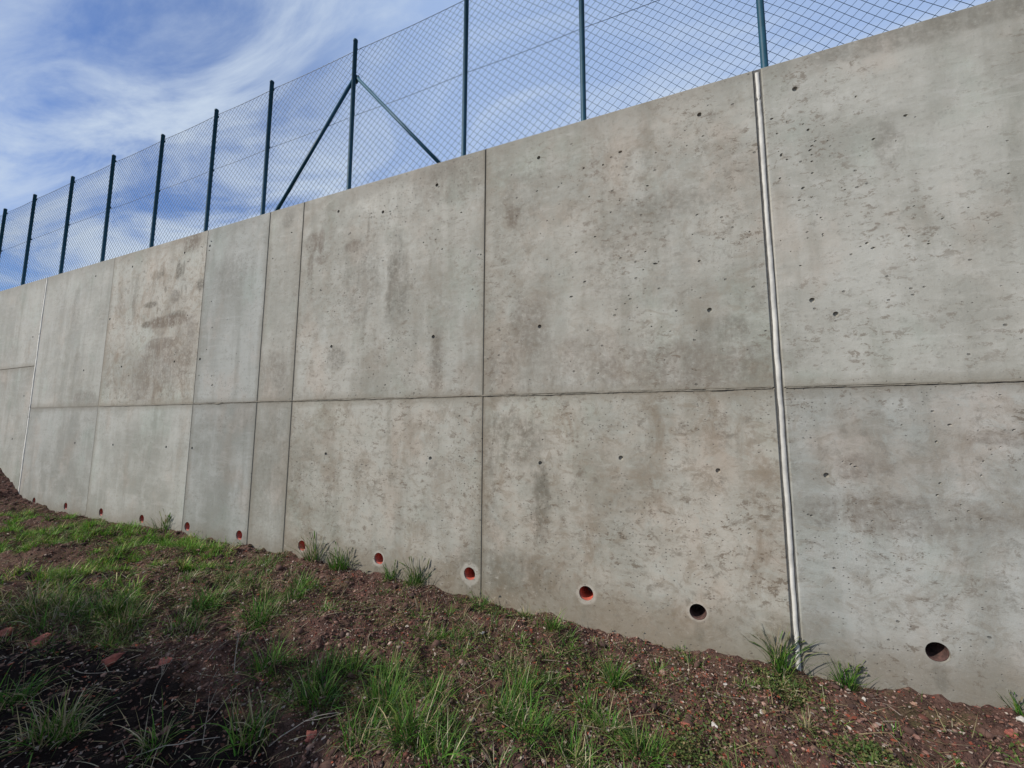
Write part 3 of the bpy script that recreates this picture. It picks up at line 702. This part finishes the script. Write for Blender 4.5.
# ------------------------------------------------------------------ low weeds and litter: small leaf faces
def flakes(x, y, s, col, up=.01, spread=.02, flat=.5):
    k = len(x); Q = np.array([(-.5, 0, 0), (0, -.32, .06), (.5, 0, .0), (0, .32, .06)]) * rng.uniform(.7, 1.3, (k, 4, 1))
    Rm = rot_rand(k); V = np.einsum('kij,kvj->kvi', Rm, Q) * s[:, None, None]; V[:, :, 2] *= flat
    V = V + np.stack([x, y, height(x, y) + up + spread * rng.random(k)], -1)[:, None]
    V[:, :, 1] = np.minimum(V[:, :, 1], -.004)
    return V.reshape(-1, 3), np.arange(4 * k).reshape(k, 4), np.repeat(col, 4, 0)
parts = []
for (cx, cy, rx, ry, k, hh) in [(.62, -.25, .16, .09, 1300, .035), (.85, -.66, .14, .06, 900, .03), (.15, -.55, .30, .12, 900, .02), (-.6, -.5, .35, .14, 900, .02), (-3.9, -1.55, .5, .14, 2600, .04), (-4.6, -1.7, .4, .12, 1500, .05),
        (-3.6, -.75, .4, .08, 1500, .02), (-5.0, -.9, .8, .14, 2200, .02), (-8.8, -.25, 1.3, .12, 2600, .03), (-7.0, -.75, 1.0, .12, 1800, .02), (-1.3, -.5, .35, .1, 700, .015), (-.3, -1.0, .35, .12, 1300, .03), (-1.0, -1.35, .4, .14, 1200, .03),
        (1.7, -.35, .3, .1, 600, .02), (.05, -.88, .1, .08, 700, .06), (-3.2, -.95, .5, .1, 1200, .02), (-2.2, -1.35, .4, .12, 900, .02), (-2.4, -.55, .7, .16, 1600, .02), (-1.6, -.9, .5, .16, 1600, .03), (-1.0, -.75, .4, .14, 1400, .03), (-.4, -.45, .5, .12, 1300, .02), (.1, -.75, .5, .14, 1500, .03),
        (-1.7, -1.35, .5, .14, 1500, .03), (-.6, -1.15, .4, .12, 1300, .03), (-5.2, -.55, .9, .1, 1800, .03), (-6.5, -.6, .9, .1, 1600, .03), (-7.6, -.9, 1., .12, 1600, .03), (-1.4, -.14, .3, .05, 700, .03), (.6, -.12, .2, .04, 500, .03), (-4.1, -1.2, .5, .14, 1600, .04)]:
    x = cx + rng.normal(0, rx * .6, k); y = np.minimum(cy + rng.normal(0, ry * .8, k), -.01)
    d_ = rng.random((k, 1)); c_ = np.where(d_ < .5, np.array([[.065, .105, .025]]), np.where(d_ < .8, np.array([[.11, .12, .04]]), np.array([[.17, .13, .06]]))) * rng.uniform(.6, 1.3, (k, 1))
    parts.append(flakes(x, y, rng.uniform(.008, .022, k), c_, .003, hh, .8))
V, F, Tn = merge(parts)
tag(mesh_np('ground_cover', V, F, m_grass, tint=Tn), 'low mossy weeds in olive patches on the soil', 'weeds', kind='stuff')
k = 24000; x, y = scat(k)
LP = np.array([(.20, .095, .065), (.13, .06, .045), (.28, .17, .12), (.25, .065, .038), (.36, .30, .25), (.08, .045, .035)])
xr = rng.normal(.1, .75, 6500); yr = -np.abs(rng.normal(.65, .38, 6500)) - .02; x = np.concatenate([x, xr]); y = np.concatenate([y, yr]); k = len(x)
V, F, Tn = flakes(x, y, np.clip(np.exp(rng.normal(-4.05, .42, k)), .006, .04), LP[rng.integers(0, 6, k)] * rng.uniform(.6, 1.2, (k, 1)), .004, .008, .5)
# twiglets
kt = 1500; xt, yt = scat(kt)
Vt, Ft, Tt = blades(xt, yt, rng.uniform(.03, .12, kt), np.full(kt, .0045), rng.uniform(0, 6.28, kt), rng.uniform(1.25, 1.6, kt), np.array([[.20, .16, .13]]) * rng.uniform(.5, 1.3, (kt, 1)), curl=.1, z0=height(xt, yt) + .01)
V, F, Tn = merge([(V, F, Tn), (Vt, Ft, Tt)])
tag(mesh_np('leaf_litter', V, F, m_leaf, tint=Tn), 'dry brown leaf bits and twiglets scattered on the soil', 'litter', kind='stuff')

# ------------------------------------------------------------------ named tufts
def tuft(cx, cy, rad, k, L, label, dry=.06, lean=.35, W=.004, extra=0):
    wf = cy > -.1
    P_ = [patch_(cx, cy, rad, int(k * 1.2), L * (1.45 if wf else 1.25), dry, .22 if wf else lean, W, curl=.45 if wf else .75)]
    if extra:
        x = np.full(extra, cx) + rng.normal(0, rad * .4, extra); y = np.minimum(np.full(extra, cy) + rng.normal(0, rad * .3, extra), -.02)
        P_.append(blades(x, y, L * rng.uniform(1.1, 1.7, extra), np.full(extra, W), rng.uniform(0, 6.28, extra), rng.uniform(.1, .4, extra), gcol(extra, .7)))
    V, F, Tn = merge(P_)
    z = float(height(np.array([cx]), np.array([cy]))[0]); V = V - np.array([cx, cy, z])
    o = mesh_np('grass_tuft', V, F, m_grass, tint=Tn); o.location = (cx, cy, z)
    return tag(o, label, 'grass tuft', 'grass tufts on the bank')
tuft(.655, -.05, .045, 90, .20, 'tall arching grass tuft at the foot of the white joint strip', extra=6)
tuft(1.0, -.05, .045, 100, .13, 'short dense green tuft against the wall just right of the white joint strip')
tuft(1.80, -.06, .07, 90, .09, 'low green tuft at the wall foot in the right corner of the photo')
tuft(-2.24, -.05, .075, 90, .17, 'thin upright tuft at the wall foot left of the weep hole nearest the middle joint', extra=5)
tuft(-2.55, -.05, .05, 50, .13, 'sparse tuft just right of the weep hole that is second left of the middle joint', extra=3)
tuft(-3.16, -.08, .08, 150, .17, 'bushy bright tuft at the wall foot between two weep holes', extra=4)
tuft(-3.56, -.05, .07, 90, .19, 'mixed green and straw tuft right of the weep hole near the narrow panel', dry=.3, extra=6)
tuft(-6.3, -.05, .07, 60, .19, 'wispy tuft at the wall foot in the lush green stretch on the left', dry=.2)
tuft(-.84, -.24, .05, 120, .13, 'compact bright green tuft alone on bare soil below the middle of the wall', lean=.2)
tuft(-.36, -.55, .06, 130, .16, 'upright tuft with long pale drooping blades on bare soil, right of centre', extra=6)
tuft(-.15, -1.03, .09, 190, .12, 'wide curly green tuft at the bottom edge, right of centre', extra=5)
tuft(-.85, -.90, .08, 140, .15, 'tuft in bottom middle beside a dark hollow, thick green blades', extra=4)
tuft(-1.55, -1.27, .12, 330, .17, 'big spreading green tuft in the foreground, left of the bottom middle', extra=10)
tuft(-1.24, -1.45, .09, 260, .19, 'vivid green tuft at the bottom edge, left of the bottom middle', extra=8)
tuft(-2.88, -2.13, .10, 200, .17, 'yellow green tuft in the deep shade of the bottom left corner', dry=.35, extra=10)
tuft(-2.40, -1.95, .05, 60, .17, 'thin upright tuft in the shaded black soil, bottom left', dry=.35, extra=6)
tuft(-4.12, -1.42, .11, 170, .19, 'tall dark green tuft standing above the shaded hollow on the left', extra=8)
tuft(-4.75, -1.62, .18, 170, .20, 'straw-coloured tall tuft at the left edge of the photo', dry=.65, extra=14)

# ------------------------------------------------------------------ dry stalks
def stalk(bx, by, az, lean, L, label, forks=2):
    bm = bmesh.new(); z0 = float(height(np.array([bx]), np.array([by]))[0])
    def limb(p, a, ln, L_, r):
        n_ = 6; q = Vector(p)
        for i in range(n_):
            a += random.uniform(-.32, .32); ln = min(1.5, ln + random.uniform(-.22, .26))
            d = Vector((math.cos(a) * math.sin(ln), math.sin(a) * math.sin(ln), math.cos(ln))); q2 = q + d * L_ / n_
            tube(bm, q, q2, r * (1 - i / n_ * .6), 5, r * (1 - (i + 1) / n_ * .6)); q = q2
            if i == 2: mid_ = q.copy()
        return mid_
    md_ = limb((0, 0, 0), az, lean, L * .85, .0026)
    for f_ in range(forks): limb(md_, az + random.uniform(-.8, .8), lean + random.uniform(-.3, .3), L * .5, .0015)
    me = bpy.data.meshes.new('dry_stalk'); bm.to_mesh(me); bm.free()
    a = me.color_attributes.new('tint', 'FLOAT_COLOR', 'POINT'); cc = random.choice([(.34, .30, .25), (.27, .23, .18), (.40, .35, .27)])
    for d in a.data: d.color = (*cc, 1)
    me.materials.append(m_stem); o = link(bpy.data.objects.new('dry_stalk', me)); o.location = (bx, by, z0)
    return tag(o, label, 'dry stalk', 'dry grey stalks on the bank')
ST = [(-2.75, -1.80, 1.1, .2, .30, 'forked pale dry stalk standing in the black shade left of the bottom', 3), (-2.45, -2.0, .5, 1.2, .55, 'long grey stalk leaning low across the shaded soil, bottom left', 1),
      (-3.1, -2.1, 5.9, 1.35, .6, 'straw stem lying flat beside the yellow green tuft, bottom left corner', 0), (-2.2, -1.85, 1.9, .15, .28, 'short upright grey stalk right of the shaded thin tuft', 1),
      (-3.5, -1.85, .1, 1.4, .5, 'dry stem lying along the upper rim of the shade', 0), (-4.3, -1.68, 1.6, .2, .30, 'pale upright stalk beside the broken brick at the left edge', 1),
      (-1.9, -1.72, 1.2, 1.2, .40, 'grey stem sloping over the bottom edge of the shaded patch', 1), (-1.25, -1.3, 5.4, 1.1, .35, 'straw stem arching out of the vivid foreground tuft', 0),
      (-4.9, -1.5, .3, .9, .4, 'bent straw stem in the tall grass at the left edge', 1), (-2.6, -1.45, 2.6, .5, .26, 'thin forked stalk on the sunny soil above the shade', 2),
      (-2.0, -2.0, 3.6, 1.2, .4, 'stem lying in the darkest soil at the bottom edge', 1)]
for s in ST: stalk(*s)

# ------------------------------------------------------------------ brick fragments, pale stones
m_brick = simple('broken_brick', (.24, .070, .048), .9, var=.35, sc=40, bump=.8)
m_pale = simple('pale_limestone', (.40, .37, .33), .9, var=.2, sc=50, bump=.5)
def lump(name, x, y, r, mat, label, cat, group, flat=.6, lift=.3):
    bm = bmesh.new(); bmesh.ops.create_cube(bm, size=1.5)
    bmesh.ops.subdivide_edges(bm, edges=bm.edges, cuts=3, use_grid_fill=True)
    ph = random.random() * 50
    for v in bm.verts:
        n_ = v.co.normalized(); v.co = v.co.lerp(n_ * 1.0, .45)
        v.co *= 1 + .30 * math.sin(v.co.x * 3.1 + ph) * math.cos(v.co.y * 2.7 + ph * 2) + random.uniform(-.07, .07)
    bmesh.ops.transform(bm, verts=bm.verts, matrix=Matrix.Rotation(random.random() * 6, 4, 'Z') @ Matrix.Rotation(random.uniform(-.5, .5), 4, 'X') @ Matrix.Diagonal((r * 1.25, r, r * flat, 1)))
    o = obj_bm(name, bm, mat); o.location = (x, y, float(height(np.array([x]), np.array([y]))[0]) + r * lift)
    return tag(o, label, cat, group)
for (x_, y_, r_, lb) in [(-4.16, -1.78, .055, 'largest red brick piece, in the grass edge at the far left'), (-4.5, -1.86, .045, 'red brick piece cut by the left edge of the photo'), (-3.36, -1.72, .05, 'small red brick piece on the rim of the shade'),
        (-3.0, -1.62, .035, 'brick crumb right of the forked dry stalk on sunny soil'), (-1.75, -1.60, .03, 'red brick crumb on shaded soil left of the foreground tufts'), (.05, -.66, .022, 'red brick crumb among leaves right of the bottom centre'), (1.62, -.24, .022, 'dull red brick piece near the right edge below the wall')]:
    lump('brick_fragment', x_, y_, r_, m_brick, lb, 'brick', 'broken bricks on the soil')
for (x_, y_, r_, lb) in [(.455, -.52, .013, 'brightest white pebble left of the mossy weeds at the bottom right'), (.30, -.30, .010, 'white pebble left of the joint strip below the wall'), (1.03, -.20, .010, 'white pebble under the short tuft right of the joint strip'),
        (-1.35, -.42, .016, 'small pale stone right of the middle vertical joint'), (1.7, -.17, .016, 'flat pale stone near the right edge close to the wall'), (-3.98, -.30, .02, 'white stone below the red hole beside the narrow panel'), (-3.85, -.33, .015, 'smaller white stone next to the first one on the bank'),
        (-3.55, -.95, .018, 'white pebble in the straw patch on the left bank'), (.2, -.62, .014, 'cream pebble among red leaves at bottom right')]:
    lump('pale_stone', x_, y_, r_, m_pale, lb, 'stone', 'pale stones on the soil', .6)

# ------------------------------------------------------------------ unseen bush added outside the frame to shade the near corner
added_bush = empty('added_bush', (-5.7, -4.85, float(height(np.array([-5.7]), np.array([-4.85]))[0])))
tag(added_bush, 'leafy bush added unseen behind the viewer to shade the bottom left corner', 'added_bush')
bm = bmesh.new()
for i in range(16):
    a = i * 2.4; r0 = random.uniform(.3, 1.3); q = Vector((math.cos(a) * .12, math.sin(a) * .12, -.1))
    e_ = Vector((math.cos(a) * r0 * 1.2, math.sin(a) * r0, random.uniform(1.8, 3.1)))
    for s in range(6):
        t0, t1 = s / 6, (s + 1) / 6; p1 = q.lerp(e_, t1 ** 1.1); p0_ = q.lerp(e_, t0 ** 1.1)
        tube(bm, p0_, p1, .035 * (1 - t0 * .8), 6, .035 * (1 - t1 * .8))
obj_bm('added_bush_stem', bm, simple('added_bush_bark', (.12, .09, .07), .9), added_bush, True)
k = 26000; u = rng.normal(size=(k, 3)); u /= np.linalg.norm(u, axis=1)[:, None]; rad = rng.random(k) ** .33
bumpy = 1 + .35 * np.sin(u[:, 0] * 5 + 1) * np.cos(u[:, 1] * 4) + .2 * np.sin(u[:, 2] * 9)
P = u * (rad * bumpy)[:, None] * np.array([2.0, 1.5, 1.45]) + np.array([0, 0, 1.75])
Q = np.array([(-.5, 0, 0), (0, -.3, .06), (.5, 0, 0), (0, .3, .06)])[None] * rng.uniform(.07, .13, (k, 1, 1))
V = np.einsum('kij,kvj->kvi', rot_rand(k), Q) + P[:, None]
mesh_np('added_bush_foliage', V.reshape(-1, 3), np.arange(4 * k).reshape(k, 4), m_grass, added_bush, tint=np.repeat(np.array([[.05, .09, .03]]) * rng.uniform(.6, 1.5, (k, 1)), 4, 0))

# ------------------------------------------------------------------ light and sky
EL = math.radians(37); sdir = Vector((-.70 * math.cos(EL), -.714 * math.cos(EL), math.sin(EL)))
sl = bpy.data.lights.new('sun', 'SUN'); sl.energy = 5.0; sl.angle = math.radians(.6); sl.color = (1., .95, .87)
so = link(bpy.data.objects.new('sun', sl)); so.rotation_euler = sdir.to_track_quat('Z', 'Y').to_euler(); so.location = (-10, -15, 20)
w = bpy.data.worlds.new('World'); S.world = w; w.use_nodes = True
n = N(w.node_tree); bg = w.node_tree.nodes['Background']
sky = n.new('ShaderNodeTexSky', sky_type='NISHITA', sun_disc=False, sun_elevation=EL, sun_rotation=math.atan2(-.70, -.714), air_density=1.0, dust_density=1.6, ozone_density=1.6, altitude=200)
gc = n.new('ShaderNodeTexCoord').outputs['Generated']
sp = n.new('ShaderNodeSeparateXYZ'); n.put(sp.inputs[0], gc)
dz_ = n.m('ADD', n.m('MAXIMUM', sp.outputs[2], 0.), .12)
pv = n.new('ShaderNodeCombineXYZ'); n.put(pv.inputs[0], n.m('DIVIDE', sp.outputs[0], dz_)); n.put(pv.inputs[1], n.m('DIVIDE', sp.outputs[1], dz_))
mp = n.new('ShaderNodeMapping'); n.put(mp.inputs[0], pv.outputs[0]); mp.inputs['Rotation'].default_value = (0, 0, math.radians(-38)); mp.inputs['Scale'].default_value = (.8, 1.9, 1); mp.inputs['Location'].default_value = (2.0, 1.35, 0)
n1 = n.noise(mp.outputs[0], .55, 3, .5, .4); n2 = n.noise(mp.outputs[0], 1.7, 10, .60, .9)
# thicker towards -x (left), thin veil elsewhere
lefty = n.step(n.m('SUBTRACT', n.m('MULTIPLY', sp.outputs[0], -1.), n.m('MULTIPLY', sp.outputs[1], .55)), -.10, .75)
cv = n.m('ADD', n.m('MULTIPLY', n1, .45), n.m('ADD', n.m('MULTIPLY', n2, .72), n.m('MULTIPLY', lefty, .10)))
cl_ = n.step(cv, .50, .76, 0., .9)
veil = n.m('MULTIPLY_ADD', n.step(lefty, 1., 0.), .62, .08)

blue = n.mix(1., sky.outputs[0], (.70, 1.00, 1.52), 'MULTIPLY')
col = n.mix(veil, blue, (5.4, 7.2, 10.6))
col = n.mix(cl_, col, (6.8, 7.9, 9.3))
n.put(bg.inputs[0], col); bg.inputs[1].default_value = .090

# ------------------------------------------------------------------ camera
def basis(yaw, pitch, roll):
    f = Vector((-math.sin(yaw) * math.cos(pitch), math.cos(yaw) * math.cos(pitch), math.sin(pitch)))
    r = Vector((math.cos(yaw), math.sin(yaw), 0)); u = r.cross(f)
    return r * math.cos(roll) + u * math.sin(roll), u * math.cos(roll) - r * math.sin(roll), f
r_, u_, f_ = basis(.38024, .103473, .00246)
cam = bpy.data.cameras.new('camera'); cam.sensor_width = 36; cam.lens = 379.39 / 1024 * 36; cam.clip_end = 2000; cam.clip_start = .05
co_ = link(bpy.data.objects.new('camera', cam))
M = Matrix((r_, u_, -f_)).transposed().to_4x4(); M.translation = (0, -3.2, EYE); co_.matrix_world = M
S.camera = co_
S.cycles.max_bounces = 5; S.cycles.diffuse_bounces = 3; S.cycles.glossy_bounces = 2; S.cycles.transmission_bounces = 3
S.view_settings.view_transform = 'Standard'; S.view_settings.look = 'None'; S.view_settings.gamma = 1; S.view_settings.exposure = 0
S.view_settings.use_curve_mapping = False
